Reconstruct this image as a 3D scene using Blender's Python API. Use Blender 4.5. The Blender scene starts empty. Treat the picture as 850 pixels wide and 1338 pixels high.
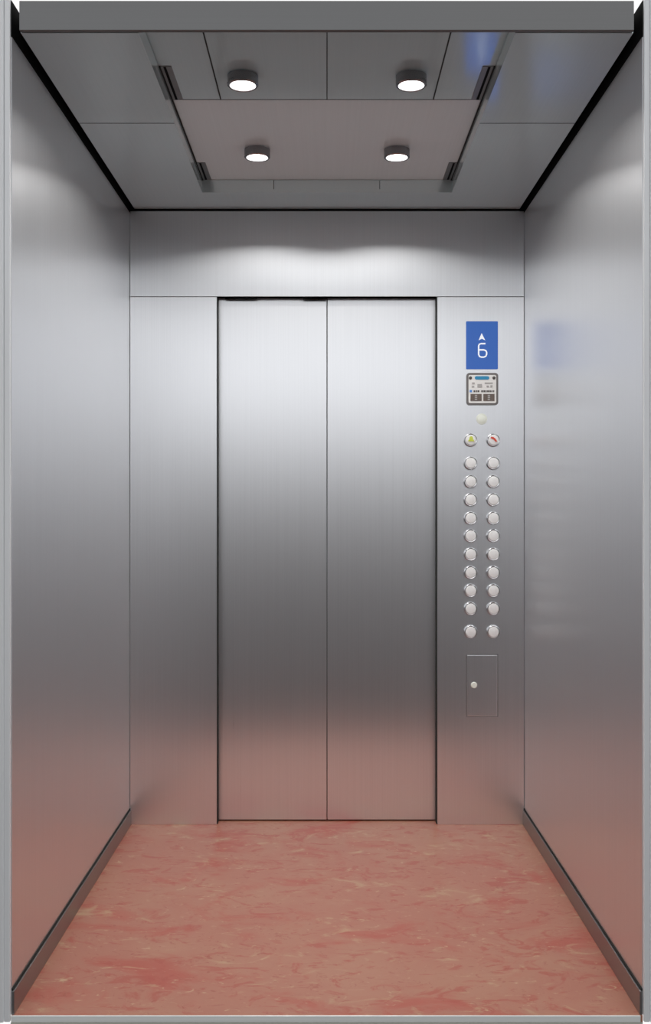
import bpy, bmesh, math
from mathutils import Vector

S = bpy.context.scene
COL = S.collection
CZ = 1.24            # eye height above the cab floor
FY = 4.0             # front wall plane (the one with the doors)
NY = 2.5             # open end of the cab
HW = 0.769           # half width of the cab

# ------------------------------------------------------------------ camera
cam = bpy.data.cameras.new('camera')
cam.sensor_fit = 'HORIZONTAL'
cam.sensor_width = 36.0
cam.lens = 36.0 * 1340.0 / 850.0
cam.shift_x = -2.0 / 850.0
cam.shift_y = -7.0 / 850.0
cam.clip_start = 0.05
camo = bpy.data.objects.new('camera', cam)
camo.location = (0, 0, CZ)
camo.rotation_euler = (math.radians(90), 0, 0)
COL.objects.link(camo)
S.camera = camo

# ------------------------------------------------------------------ world
W = bpy.data.worlds.new('surroundings')
S.world = W
W.use_nodes = True
nt = W.node_tree
nt.nodes.clear()
out = nt.nodes.new('ShaderNodeOutputWorld')
bg = nt.nodes.new('ShaderNodeBackground')
tc = nt.nodes.new('ShaderNodeTexCoord')
sep = nt.nodes.new('ShaderNodeSeparateXYZ')
nt.links.new(tc.outputs['Generated'], sep.inputs[0])
mp = nt.nodes.new('ShaderNodeMapRange')
mp.inputs['From Min'].default_value = -1.0
mp.inputs['From Max'].default_value = 1.0
nt.links.new(sep.outputs['Z'], mp.inputs['Value'])
rp = nt.nodes.new('ShaderNodeValToRGB')
nt.links.new(mp.outputs[0], rp.inputs[0])
def wstops(ramp, stops):
    cr = ramp.color_ramp
    while len(cr.elements) > 1:
        cr.elements.remove(cr.elements[-1])
    first = True
    for e, c in stops:
        p = (e + 1) / 2
        if first:
            el = cr.elements[0]; el.position = p; first = False
        else:
            el = cr.elements.new(p)
        el.color = (c[0], c[1], c[2], 1)
# unseen side behind the camera: dark below, bright band shaped to light the steel
wstops(rp, [(-1.0, (.05, .045, .045)), (-0.16, (.06, .055, .055)), (-0.03, (.035, .022, .018)),
            (0.01, (.07, .066, .066)), (0.06, (.46, .47, .49)), (0.10, (1.5, 1.52, 1.56)), (0.13, (2.95, 3.0, 3.08)),
            (0.165, (1.1, 1.11, 1.13)), (0.20, (.4, .41, .43)), (0.27, (.5, .51, .53)), (0.36, (.8, .81, .83)), (0.7, (.6, .61, .62)), (1.0, (.6, .6, .6))])
# the side beyond the doors is plain white background
ym = nt.nodes.new('ShaderNodeMapRange')
ym.inputs['From Min'].default_value = 0.0
ym.inputs['From Max'].default_value = 0.3
nt.links.new(sep.outputs['Y'], ym.inputs['Value'])
mx = nt.nodes.new('ShaderNodeMixRGB')
nt.links.new(ym.outputs[0], mx.inputs['Fac'])
nt.links.new(rp.outputs['Color'], mx.inputs['Color1'])
mx.inputs['Color2'].default_value = (1, 1, 1, 1)
nt.links.new(mx.outputs[0], bg.inputs['Color'])
bg.inputs['Strength'].default_value = 1.0
nt.links.new(bg.outputs[0], out.inputs[0])

S.view_settings.view_transform = 'Standard'
S.view_settings.look = 'None'
S.view_settings.gamma = 1.0
S.view_settings.use_curve_mapping = False
S.view_settings.exposure = 0.0
LAMP_W = 3.7

# ------------------------------------------------------------------ materials
def srgb(r, g, b):
    f = lambda c: (c / 255 / 12.92) if c / 255 <= .04045 else ((c / 255 + .055) / 1.055) ** 2.4
    return (f(r), f(g), f(b), 1)

def mat(name, color, rough=.5, metal=0.0, emit=None, estr=1.0, spec=.5):
    m = bpy.data.materials.new(name)
    m.use_nodes = True
    b = m.node_tree.nodes['Principled BSDF']
    b.inputs['Base Color'].default_value = color
    b.inputs['Roughness'].default_value = rough
    b.inputs['Metallic'].default_value = metal
    b.inputs['Specular IOR Level'].default_value = spec
    if emit:
        b.inputs['Emission Color'].default_value = emit
        b.inputs['Emission Strength'].default_value = estr
    return m

def steel(name, color, rough, aniso=0.0, grain=(260, 260, 1.2), metal=1.0, colvar=.06):
    """brushed sheet steel; the grain runs vertically on walls"""
    m = mat(name, color, rough, metal)
    n = m.node_tree.nodes; L = m.node_tree.links
    b = n['Principled BSDF']
    t = n.new('ShaderNodeTexCoord')
    mpn = n.new('ShaderNodeMapping'); mpn.inputs['Scale'].default_value = grain
    L.new(t.outputs['Object'], mpn.inputs['Vector'])
    no = n.new('ShaderNodeTexNoise'); no.inputs['Scale'].default_value = 1.0
    no.inputs['Detail'].default_value = 3
    L.new(mpn.outputs[0], no.inputs['Vector'])
    hs = n.new('ShaderNodeMapRange')
    hs.inputs['To Min'].default_value = 1 - colvar
    hs.inputs['To Max'].default_value = 1 + colvar
    L.new(no.outputs['Fac'], hs.inputs['Value'])
    ml = n.new('ShaderNodeVectorMath'); ml.operation = 'SCALE'
    ml.inputs[0].default_value = color[:3]
    L.new(hs.outputs[0], ml.inputs['Scale'])
    L.new(ml.outputs[0], b.inputs['Base Color'])
    r = n.new('ShaderNodeMapRange')
    r.inputs['To Min'].default_value = rough * .9
    r.inputs['To Max'].default_value = rough * 1.1
    L.new(no.outputs['Fac'], r.inputs['Value'])
    L.new(r.outputs[0], b.inputs['Roughness'])
    if aniso:
        g = n.new('ShaderNodeNewGeometry')
        cr = n.new('ShaderNodeVectorMath'); cr.operation = 'CROSS_PRODUCT'
        L.new(g.outputs['True Normal'], cr.inputs[0])
        cr.inputs[1].default_value = (0, 0, 1)
        b.inputs['Anisotropic'].default_value = aniso
        L.new(cr.outputs[0], b.inputs['Tangent'])
    return m

M = {}
M['wall'] = steel('brushed_steel', (.80, .805, .82, 1), .29, .6, metal=.985)
M['side'] = steel('brushed_steel_side', (.82, .83, .85, 1), .36, .35, metal=.985)
M['transom'] = steel('brushed_steel_transom', (.83, .85, .88, 1), .45, .7, metal=.97)
M['door'] = steel('brushed_steel_door', (.80, .805, .82, 1), .29, .6, metal=.985)
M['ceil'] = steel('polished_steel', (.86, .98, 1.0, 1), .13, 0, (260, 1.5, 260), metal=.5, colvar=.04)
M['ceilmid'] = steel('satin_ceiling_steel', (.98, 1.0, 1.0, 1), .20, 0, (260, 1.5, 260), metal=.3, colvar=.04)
M['kick'] = steel('kickplate_steel', (.34, .33, .33, 1), .38, 0, (1.2, 1.2, 300))
M['jamb'] = steel('satin_frame_steel', (.95, .96, .97, 1), .42, 0, metal=.3)
M['header'] = steel('dull_frame_steel', (.22, .22, .22, 1), .40, 0, (1.2, 260, 260))
M['black'] = mat('matt_black', (.004, .004, .004, 1), .8, spec=.1)
M['gap'] = mat('dark_gap', (.02, .022, .02, 1), .6, spec=.2)
M['chrome'] = mat('chrome', (.75, .75, .76, 1), .12, 1.0)
M['housing'] = mat('lamp_housing', (.30, .30, .31, 1), .22, 1.0)
M['cap'] = mat('button_white', (.92, .92, .91, 1), .30)
M['lit'] = mat('lamp_diffuser', (.9, .9, .9, 1), .4, emit=(1, .99, .97, 1), estr=3.0)
M['screen'] = mat('blue_screen', (.01, .02, .05, 1), .25, emit=srgb(40, 90, 172), estr=.9)
M['screenwhite'] = mat('screen_white', (.2, .2, .2, 1), .4, emit=(.9, .93, 1, 1), estr=.8)
M['plate'] = mat('notice_white', srgb(246, 245, 242), .4)
M['pill'] = mat('notice_blue', srgb(52, 150, 196), .4)
M['pillblue'] = mat('notice_small_blue', srgb(90, 150, 225), .4)
M['ink'] = mat('notice_ink', srgb(86, 82, 80), .5)
M['paleink'] = mat('notice_pale_ink', srgb(182, 180, 178), .5)
M['brown'] = mat('notice_brown', srgb(112, 100, 92), .5)
M['frame'] = mat('notice_frame', (.23, .21, .20, 1), .35, 1.0)
M['yellow'] = mat('symbol_yellow', srgb(214, 224, 88), .4)
M['red'] = mat('symbol_red', srgb(226, 82, 62), .4)
M['ivory'] = mat('ivory_plastic', srgb(242, 246, 234), .35)
M['sill'] = steel('sill_aluminium', (.92, .94, .92, 1), .30, 0, (1.2, 200, 200), metal=.15)
M['sillbase'] = mat('sill_base', srgb(190, 190, 180), .5)

def floor_mat():
    m = mat('marbled_linoleum', srgb(178, 122, 106), .42, spec=.35)
    n = m.node_tree.nodes; L = m.node_tree.links
    b = n['Principled BSDF']
    t = n.new('ShaderNodeTexCoord')
    def layer(scale, rot, loc, nscale, detail, dist):
        mpn = n.new('ShaderNodeMapping')
        mpn.inputs['Scale'].default_value = scale
        mpn.inputs['Rotation'].default_value = (0, 0, rot)
        mpn.inputs['Location'].default_value = loc
        L.new(t.outputs['Object'], mpn.inputs['Vector'])
        no = n.new('ShaderNodeTexNoise')
        no.inputs['Scale'].default_value = nscale
        no.inputs['Detail'].default_value = detail
        no.inputs['Distortion'].default_value = dist
        no.inputs['Roughness'].default_value = .6
        L.new(mpn.outputs[0], no.inputs['Vector'])
        return no
    def mask(no, lo, hi, amt):
        mr = n.new('ShaderNodeMapRange'); mr.interpolation_type = 'SMOOTHSTEP'
        mr.inputs['From Min'].default_value = lo
        mr.inputs['From Max'].default_value = hi
        mr.inputs['To Max'].default_value = amt
        L.new(no.outputs['Fac'], mr.inputs['Value'])
        return mr
    def over(prev, fac, color):
        x = n.new('ShaderNodeMixRGB')
        L.new(fac.outputs[0], x.inputs['Fac'])
        if prev is None: x.inputs['Color1'].default_value = srgb(176, 116, 97)
        else: L.new(prev.outputs[0], x.inputs['Color1'])
        x.inputs['Color2'].default_value = color
        return x
    a = over(None, mask(layer((1, 1, 1), .2, (3, 1, 0), 2.6, 3, .3), .42, .66, .55), srgb(180, 132, 108))
    a = over(a, mask(layer((1, 1.5, 1), .45, (0, 2, 0), 3.2, 8, .9), .50, .68, .80), srgb(176, 86, 72))
    a = over(a, mask(layer((1, 1.8, 1), .35, (7, 5, 0), 8, 8, 1.6), .53, .66, .65), srgb(170, 78, 66))
    a = over(a, mask(layer((1, 1.8, 1), .5, (1, 9, 0), 6, 8, 1.8), .57, .72, .70), srgb(190, 160, 126))
    a = over(a, mask(layer((1, 2.2, 1), .3, (4, 4, 4), 17, 6, 2.0), .61, .73, .75), srgb(200, 172, 138))
    a = over(a, mask(layer((1, 1.6, 1), .6, (8, 3, 4), 22, 6, 1.8), .58, .70, .6), srgb(158, 80, 66))
    L.new(a.outputs[0], b.inputs['Base Color'])
    return m
M['floor'] = floor_mat()

# ------------------------------------------------------------------ helpers
def bx(bm, x0, x1, y0, y1, z0, z1, bev=0.0, seg=2):
    t = bmesh.new()
    bmesh.ops.create_cube(t, size=1)
    for v in t.verts:
        v.co = Vector((x0 + (v.co.x + .5) * (x1 - x0), y0 + (v.co.y + .5) * (y1 - y0), z0 + (v.co.z + .5) * (z1 - z0)))
    if bev:
        bmesh.ops.bevel(t, geom=t.edges[:], offset=bev, segments=seg, affect='EDGES', profile=.5)
    me = bpy.data.meshes.new('tmp'); t.to_mesh(me); t.free()
    bm.from_mesh(me); bpy.data.meshes.remove(me)
    return bm

def box(*a, **k):
    return bx(bmesh.new(), *a, **k)

def lathe_y(profile, n=40):
    """profile of (radius, y), turned about the Y axis (sticking out of the front wall)"""
    bm = bmesh.new(); rings = []
    for r, y in profile:
        if r < 1e-6: rings.append([bm.verts.new((0, y, 0))])
        else: rings.append([bm.verts.new((r * math.cos(2 * math.pi * i / n), y, r * math.sin(2 * math.pi * i / n))) for i in range(n)])
    for a, b in zip(rings, rings[1:]):
        for i in range(n):
            j = (i + 1) % n
            if len(a) == 1: bm.faces.new((a[0], b[i], b[j]))
            elif len(b) == 1: bm.faces.new((a[i], a[j], b[0]))
            else: bm.faces.new((a[i], a[j], b[j], b[i]))
    bmesh.ops.recalc_face_normals(bm, faces=bm.faces[:])
    return bm

def turn_to_z(bm):
    for v in bm.verts: v.co = Vector((v.co.x, -v.co.z, v.co.y))
    bmesh.ops.recalc_face_normals(bm, faces=bm.faces[:])
    return bm

def outline_prism(pts, y0, y1):
    bm = bmesh.new()
    a = [bm.verts.new((x, y0, z)) for x, z in pts]
    b = [bm.verts.new((x, y1, z)) for x, z in pts]
    bm.faces.new(a); bm.faces.new(list(reversed(b)))
    for i in range(len(pts)):
        j = (i + 1) % len(pts)
        bm.faces.new((a[i], b[i], b[j], a[j]))
    bmesh.ops.recalc_face_normals(bm, faces=bm.faces[:])
    return bm

def rrect(w, h, r, n=6):
    pts = []
    for cx, cz, a0 in ((w/2-r, h/2-r, 0), (-w/2+r, h/2-r, 90), (-w/2+r, -h/2+r, 180), (w/2-r, -h/2+r, 270)):
        for k in range(n + 1):
            a = math.radians(a0 + 90 * k / n)
            pts.append((cx + r * math.cos(a), cz + r * math.sin(a)))
    return pts

def obj(name, bm, m, parent=None, smooth=False, kind=None):
    me = bpy.data.meshes.new(name)
    bm.to_mesh(me); bm.free()
    if smooth:
        for p in me.polygons: p.use_smooth = True
        me.set_sharp_from_angle(angle=math.radians(35))
    me.materials.append(m)
    o = bpy.data.objects.new(name, me)
    COL.objects.link(o)
    if parent: o.parent = parent
    if kind: o['kind'] = kind
    return o

def thing(name, label, cat, loc, group=None):
    o = bpy.data.objects.new(name, None)
    o.empty_display_size = .05
    COL.objects.link(o)
    o.location = loc
    o['label'] = label; o['category'] = cat
    if group: o['group'] = group
    return o

def struct(name):
    o = bpy.data.objects.new(name, None)
    o.empty_display_size = .1
    COL.objects.link(o)
    o['kind'] = 'structure'
    return o

def dup(root, loc, label):
    r = root.copy(); COL.objects.link(r)
    r.location = loc; r['label'] = label
    for ch in root.children:
        c = ch.copy(); COL.objects.link(c); c.parent = r
        for g in ch.children:
            d = g.copy(); COL.objects.link(d); d.parent = c
    return r

def PX(x): return (x - 427) / 335.0
def PZ(y): return CZ + (662 - y) / 335.0

# ------------------------------------------------------------------ structure
CEIL = CZ + 1.161
RECESS = CEIL + .0475
WTOP = CZ + 1.147
DTOP = PZ(387.5)
DX0, DX1 = PX(283), PX(571)
T = .04

obj('floor', box(-HW, HW, NY, FY + .1, -.03, 0), M['floor'], kind='structure')

obj('wall_left', box(-HW - T, -HW, NY + .004, FY + .02, 0, WTOP), M['side'], kind='structure')
obj('wall_right', box(HW, HW + T, NY + .004, FY + .02, 0, WTOP), M['side'], kind='structure')

wf = struct('wall_front')
obj('return_panel', box(-HW + .0015, DX0, FY, FY + T, 0, DTOP - .0012, bev=.001), M['wall'], wf)
obj('return_panel', box(DX1, HW - .0015, FY, FY + T, 0, DTOP - .0012, bev=.001), M['wall'], wf)
obj('transom_panel', box(-HW + .0015, HW - .0015, FY, FY + T, DTOP, CEIL - .008, bev=.001), M['transom'], wf)
obj('backing', box(-HW - T, HW + T, FY + .105, FY + .125, -.03, CEIL + .08), M['gap'], wf)
bmk = box(DX0 + .03, DX0 + .155, FY + .012, FY + .024, DTOP - .005, DTOP - .001)
bx(bmk, DX0 + .335, DX0 + .43, FY + .012, FY + .026, DTOP - .006, DTOP - .001)
obj('door_track_slot', bmk, M['black'], wf)

for xa, xb in ((DX0 + .0002, DX0 + .0036), (DX1 - .0036, DX1 - .0002)):
    obj('door_seal', box(xa, xb, FY + .002, FY + .0425, 0.001, DTOP - .002), M['gap'], wf)
# two centre-opening leaves
DY = FY + .043
d1 = obj('door_1', box(DX0 - .03, -.0012, DY, DY + .03, .006, DTOP + .03, bev=.0015), M['door'], kind='structure')
d2 = obj('door_2', box(.0012, DX1 + .03, DY, DY + .03, .006, DTOP + .03, bev=.0015), M['door'], kind='structure')

# ceiling: side panels, far border, raised centre panel and its upstands
RX = .461
RY = 3.79
CX = .750
ce = struct('ceiling')
obj('side_panel', box(-CX, -RX, NY + .014, FY - .002, CEIL, CEIL + .012), M['ceil'], ce)
obj('side_panel', box(RX, CX, NY + .014, FY - .002, CEIL, CEIL + .012), M['ceil'], ce)
obj('border_panel', box(-RX, RX, RY, FY - .002, CEIL, CEIL + .012), M['ceil'], ce)
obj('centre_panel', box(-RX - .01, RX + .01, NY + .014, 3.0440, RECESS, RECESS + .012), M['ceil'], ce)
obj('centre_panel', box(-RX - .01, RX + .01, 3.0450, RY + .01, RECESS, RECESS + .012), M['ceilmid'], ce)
obj('side_upstand', box(-RX - .010, -RX, NY + .014, RY, CEIL + .012, RECESS - .004), M['ceil'], ce)
obj('side_upstand', box(RX, RX + .010, NY + .014, RY, CEIL + .012, RECESS - .004), M['ceil'], ce)
for a, b in ((-RX, PX(357) * .9475 ), (PX(357) * .9475 + .002, PX(495.5) * .9475), (PX(495.5) * .9475 + .002, RX)):
    obj('far_upstand', box(a, b, RY, RY + .008, CEIL + .012, RECESS - .001), M['ceil'], ce)
js = box(-CX, -RX - .001, 3.104, 3.1065, CEIL - .0006, CEIL + .004)  # reflections of the door outline, laid on the ceiling as thin dark strips
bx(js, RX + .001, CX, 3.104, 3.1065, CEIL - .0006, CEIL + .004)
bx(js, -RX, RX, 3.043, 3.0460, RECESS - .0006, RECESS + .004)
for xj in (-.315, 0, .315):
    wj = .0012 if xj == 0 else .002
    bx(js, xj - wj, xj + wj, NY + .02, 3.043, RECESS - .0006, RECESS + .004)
obj('reflected_line', js, M['gap'], ce)
for s_ in (-1, 1):                    # dark mirror reflections built as solid bars along the centre panel edges
    for ya, yb in ((2.812, 3.040), (3.60, 3.785)):
        xs = sorted((s_ * (RX - .001), s_ * (RX - .034)))
        v_ = obj('reflected_bar', box(xs[0], xs[1], ya, yb, RECESS - .002, RECESS + .002), M['kick'], ce)
        xs = sorted((s_ * (RX - .012), s_ * (RX - .019)))
        obj('bar_core', box(xs[0], xs[1], ya + .002, yb - .002, RECESS - .0028, RECESS - .001), M['black'], v_)
    xs = sorted((s_ * (RX - .0005), s_ * (RX - .0045)))
    obj('edge_joint', box(xs[0], xs[1], 2.812, RY - .001, RECESS - .0035, RECESS + .002), M['gap'], ce)
obj('ceiling_core', box(-CX, CX, NY + .014, FY + .1, RECESS + .013, CEIL + .072), M['black'], ce)
obj('shadow_joint', box(-CX, CX, FY - .0015, FY + .02, CEIL - .006, CEIL + .02), M['black'], ce)

obj('trim_1', box(-CX, CX - .002, NY, NY + .012, CEIL, CEIL + .0725, bev=.0015), M['header'], kind='structure')
# black strips in the air gap between the wall tops and the ceiling
for i, s in ((2, -1), (3, 1)):
    xs = sorted((s * HW, s * (HW + T)))
    b_ = box(xs[0], xs[1], NY + .001, FY + .1, WTOP + .0005, CZ + 1.235)
    xs = sorted((s * (CX - .01), s * (HW + T)))
    bx(b_, xs[0], xs[1], NY + .12, FY + .1, CZ + 1.2355, CZ + 1.245)  # unseen cover, added to stop outside light leaking through the gap
    obj('trim_%d' % i, b_, M['black'], kind='structure')
# frame posts at the open end
for i, s in ((4, -1), (5, 1)):
    a, c = s * (HW + .0015), s * (HW + .016)
    xs = sorted((a, c))
    b_ = box(xs[0], xs[1], NY - .006, NY + .003, CZ - 1.254, CZ + 1.30, bev=.002)
    xs = sorted((s * (HW + .016), s * (HW + .07)))
    bx(b_, xs[0], xs[1], NY - .010, NY + .003, CZ - 1.254, CZ + 1.30, bev=.003)
    obj('trim_%d' % i, b_, M['jamb'], kind='structure')
# sill edge
obj('trim_6', box(-HW, HW - .006, NY - .004, NY - .0002, -.0150, .0005, bev=.001), M['sill'], kind='structure')
obj('trim_7', box(-HW, HW - .002, NY - .006, NY - .001, -.06, -.0155), M['sillbase'], kind='structure')
# kick plates with the shadow line above them
for nm, s in (('baseboard_left', -1), ('baseboard_right', 1)):
    r = struct(nm)
    xs = sorted((s * (HW - .0005), s * (HW - .0065)))
    obj('kick_plate', box(xs[0], xs[1], NY + .002, FY - .001, 0.0005, .058, bev=.001), M['kick'], r)
    xs = sorted((s * (HW - .0002), s * (HW - .003)))
    obj('shadow_line', box(xs[0], xs[1], NY + .002, FY - .001, .0585, .064), M['gap'], r)

# ------------------------------------------------------------------ ceiling lamps
LX = .236; LZ = RECESS - .030
def downlight(x, y, label):
    t = thing('ceiling_lamp', label, 'ceiling lamp', (x, y, RECESS), 'round ceiling lamps')
    h = RECESS - LZ - .0   # distance from the centre panel to the lamp face
    hb = turn_to_z(lathe_y([(0, -h + .014), (.034, -h + .014), (.0365, -h + .001), (.040, -h), (.0435, -h + .003), (.0435, -.0015), (.041, -.0002)]))
    obj('housing', hb, M['housing'], t, smooth=True)
    db = turn_to_z(lathe_y([(0, -h + .001), (.030, -h + .001), (.0362, -h + .003), (.0362, -h + .010), (0, -h + .010)]))
    obj('diffuser', db, M['lit'], t, smooth=True)
    l = bpy.data.lights.new('lamp_light', 'AREA'); l.shape = 'DISK'; l.size = .066
    l.energy = LAMP_W; l.spread = math.radians(147); l.color = (1, .985, .96)
    lo = bpy.data.objects.new('lamp_light', l); COL.objects.link(lo)
    lo.parent = t; lo.location = (0, 0, -h - .002)
    return t
for x, y, lb in ((-LX, 2.876, 'nearer left round ceiling lamp, in front of the mirrored door'),
                 (LX, 2.876, 'nearer right round ceiling lamp, in front of the mirrored door'),
                 (-LX, 3.47, 'farther left round ceiling lamp, closer to the door wall'),
                 (LX, 3.47, 'farther right round ceiling lamp, closer to the door wall')):
    downlight(x, y, lb)

# ------------------------------------------------------------------ display
px0, px1, pz0, pz1 = PX(608.5), PX(650), PZ(482.5), PZ(420)
dcx, dcz = (px0 + px1) / 2, (pz0 + pz1) / 2
t = thing('floor_display', 'blue lit floor display showing a white up arrow and 6', 'display', (dcx, FY, dcz))
w, h = px1 - px0, pz1 - pz0
obj('screen', outline_prism(rrect(w, h, .003), -.003, 0), M['screen'], t)
def pxy(x, y): return (PX(x) - dcx, PZ(y) - dcz)
arrow = [pxy(628.7, 435.5), pxy(633.3, 444.8), pxy(629.0, 442.8), pxy(624.7, 444.8)]
obj('arrow', outline_prism(arrow, -.0042, -.0031), M['screenwhite'], t)
def stroke(bm, pts, wd, y0, y1):
    """a line of even width drawn along points in the XZ plane"""
    wd /= 2
    L_, R_ = [], []
    for i, p in enumerate(pts):
        a = Vector(pts[max(i - 1, 0)]); b = Vector(pts[min(i + 1, len(pts) - 1)])
        d = (b - a).normalized(); nrm = Vector((-d.y, d.x)) * wd
        L_.append(Vector(p) + nrm); R_.append(Vector(p) - nrm)
    for i in range(len(pts) - 1):
        q = [L_[i], L_[i + 1], R_[i + 1], R_[i]]
        f = [bm.verts.new((v.x, y0, v.y)) for v in q]; g = [bm.verts.new((v.x, y1, v.y)) for v in q]
        bm.faces.new(f); bm.faces.new(g[::-1])
        for k in range(4):
            m_ = (k + 1) % 4
            bm.faces.new((f[k], g[k], g[m_], f[m_]))
    bmesh.ops.recalc_face_normals(bm, faces=bm.faces[:])
    return bm
six = [pxy(*p) for p in ((633.6, 449.2), (628, 449.2), (625.6, 450.0), (624.8, 452), (624.8, 457.5), (624.8, 463.5), (626, 466), (628.5, 466.8), (631.5, 466.8), (634.2, 465.6), (635.2, 463), (635.2, 460.6), (634.2, 458.4), (631.5, 457.3), (625.2, 457.3))]
obj('digit_six', stroke(bmesh.new(), six, .0056, -.0042, -.0031), M['screenwhite'], t)

# ------------------------------------------------------------------ notice plate
nx0, nx1, nz0, nz1 = PX(608.8), PX(650.3), PZ(529.5), PZ(487.5)
ncx, ncz = (nx0 + nx1) / 2, (nz0 + nz1) / 2
t = thing('notice_plate', 'small white notice plate in dark metal frame below the blue display', 'sign', (ncx, FY, ncz))
w, h = nx1 - nx0, nz1 - nz0
obj('plate_frame', outline_prism(rrect(w, h, .012), -.005, 0), M['frame'], t)
obj('plate_face', outline_prism(rrect(w - .016, h - .016, .006), -.006, -.005), M['plate'], t)
def q(x, y): return (PX(x) - ncx, PZ(y) - ncz)
def patch(bm, x0, x1, y0, y1, ya=-.0072, yb=-.0061):
    a = q(x0, y1); b = q(x1, y0)
    return bx(bm, a[0], b[0], ya, yb, a[1], b[1])
c = q(629, 494)
pl = outline_prism([(c[0] + x, c[1] + z) for x, z in rrect(.056, .013, .0062)], -.0074, -.0061)
obj('blue_badge', pl, M['pill'], t)
for xx in (613.8, 644.6):
    b_ = lathe_y([(.0, -.009), (.004, -.009), (.0062, -.0075), (.0062, -.0061), (0, -.0061)], 20)
    s_ = obj('screw', b_, M['ink'], t, smooth=True); cc = q(xx, 494); s_.location = (cc[0], 0, cc[1])
b_ = bmesh.new()
patch(b_, 616, 619.5, 500, 502.4); patch(b_, 615.6, 619, 504.4, 506.6)
patch(b_, 632.5, 643, 500, 501.8); patch(b_, 635, 638, 504, 506.4); patch(b_, 640, 642.6, 503.6, 506.4)
patch(b_, 623, 629, 502, 506.5)
obj('pale_print', b_, M['paleink'], t)
b_ = bmesh.new()
for x0, x1 in ((618, 620), (620.8, 622.4), (623.2, 625.4), (628, 630.2), (630.9, 633), (633.7, 635), (635.7, 638), (638.7, 640.6), (641.3, 642.6), (643.6, 645)):
    patch(b_, x0, x1, 510.2, 512.6)
obj('dark_print', b_, M['ink'], t)
obj('blue_mark', patch(bmesh.new(), 613, 616, 509.8, 512.8), M['pillblue'], t)
for x0 in (614, 630.8):
    kb = obj('brown_panel', patch(bmesh.new(), x0, x0 + 14.4, 515, 524, -.0078), M['brown'], t)
    g_ = bmesh.new()
    for k in range(3):
        patch(g_, x0 + 5.6, x0 + 8.6, 516.2 + 2.6 * k, 517.8 + 2.6 * k, -.0088, -.0079)
    obj('panel_symbol', g_, M['paleink'], kb)

# ------------------------------------------------------------------ emergency dot
t = thing('round_indicator', 'plain ivory round indicator between the notice plate and the buttons', 'indicator light', (PX(629), FY, PZ(547.5)))
obj('lens', lathe_y([(0, -.006), (.010, -.0055), (.0165, -.0035), (.0172, -.0012), (.0172, 0)], 36), M['ivory'], t, smooth=True)
obj('rim', lathe_y([(.0172, 0), (.0172, -.003), (.0205, -.0028), (.0216, 0)], 36), M['ivory'], t, smooth=True)

# ------------------------------------------------------------------ push buttons
def button(x, z, label):
    t = thing('push_button', label, 'lift button', (x, FY, z), 'push buttons on the right door panel')
    obj('bezel', lathe_y([(.0262, 0), (.0266, -.004), (.0250, -.010), (.0232, -.0130), (.0212, -.0128), (.0208, -.009), (.0208, -.004)], 40), M['chrome'], t, smooth=True)
    obj('cap', lathe_y([(.0205, -.004), (.0205, -.0140), (.0190, -.0165), (.012, -.0180), (0, -.0184)], 40), M['cap'], t, smooth=True)
    return t
rows = [575, 605.2, 629.3, 653, 677, 700, 724, 747.8, 771.5, 795, 825.2]
ordinal = ['', 'first', 'second', 'third', 'fourth', 'fifth', 'sixth', 'seventh', 'eighth', 'ninth']
cols = ((614.3, 'left', 'yellow bell'), (643.8, 'right', 'red marked'))
first = button(PX(cols[0][0]), PZ(rows[0]), 'round lift button with a yellow symbol, top of the left button column')
made = {}
for ci, (cx_, side, what) in enumerate(cols):
    for ri, ry in enumerate(rows):
        if ri == 0:
            lb = 'round lift button with a yellow symbol, top of the left button column' if ci == 0 else 'round lift button with a red slanting mark, top of the right button column'
        elif ri == 10:
            lb = 'plain white round lift button, bottom of the %s button column, set slightly apart' % side
        else:
            lb = 'plain white round lift button, %s below the %s button' % (ordinal[ri], 'yellow-symbol' if ci == 0 else 'red-marked')
        made[(ci, ri)] = first if (ci, ri) == (0, 0) else dup(first, (PX(cx_), FY, PZ(ry)), lb)
# coloured symbols on the two top buttons
bell = [(-.0115, -.006), (-.0105, -.001), (-.0075, .0005), (-.0065, .0085), (-.003, .0135), (.003, .0135), (.0065, .0085), (.0075, .0005), (.0105, -.001), (.0115, -.006)]
obj('bell_symbol', outline_prism(bell, -.0206, -.0174), M['yellow'], made[(0, 0)])['label'] = 'yellow bell symbol'
slant = [(-.0125, .0065), (-.0105, .0115), (-.002, .0105), (.006, .0045), (.0125, -.0055), (.0080, -.0085), (.002, -.002), (-.004, .003)]
obj('handset_symbol', outline_prism(slant, -.0205, -.0172), M['red'], made[(1, 0)])['label'] = 'red slanting symbol'

# ------------------------------------------------------------------ service hatch
hx0, hx1, hz0, hz1 = PX(608.6), PX(650.4), PZ(936.5), PZ(854.5)
t = thing('service_hatch', 'flush steel service hatch with round lock below the push buttons', 'hatch', ((hx0 + hx1) / 2, FY, (hz0 + hz1) / 2))
w, h = (hx1 - hx0) / 2, (hz1 - hz0) / 2
def ring_frame(w, h, th, y0, y1):
    b = bx(bmesh.new(), -w, w, y0, y1, h - th, h)
    bx(b, -w, w, y0, y1, -h, -h + th)
    bx(b, -w, -w + th, y0, y1, -h + th, h - th)
    bx(b, w - th, w, y0, y1, -h + th, h - th)
    return b
obj('hatch_gap', ring_frame(w, h, .0034, -.0012, 0), M['kick'], t)
obj('hatch_door', bx(bmesh.new(), -w + .0036, w - .0036, -.0030, -.0002, -h + .0036, h - .0036, bev=.0025), M['wall'], t)
lk = obj('lock', lathe_y([(.0125, -.003), (.0120, -.0065), (.010, -.008), (0, -.0083)], 28), M['ivory'], t, smooth=True)
lk.location = (PX(618.8) - (hx0 + hx1) / 2, 0, PZ(895) - (hz0 + hz1) / 2)
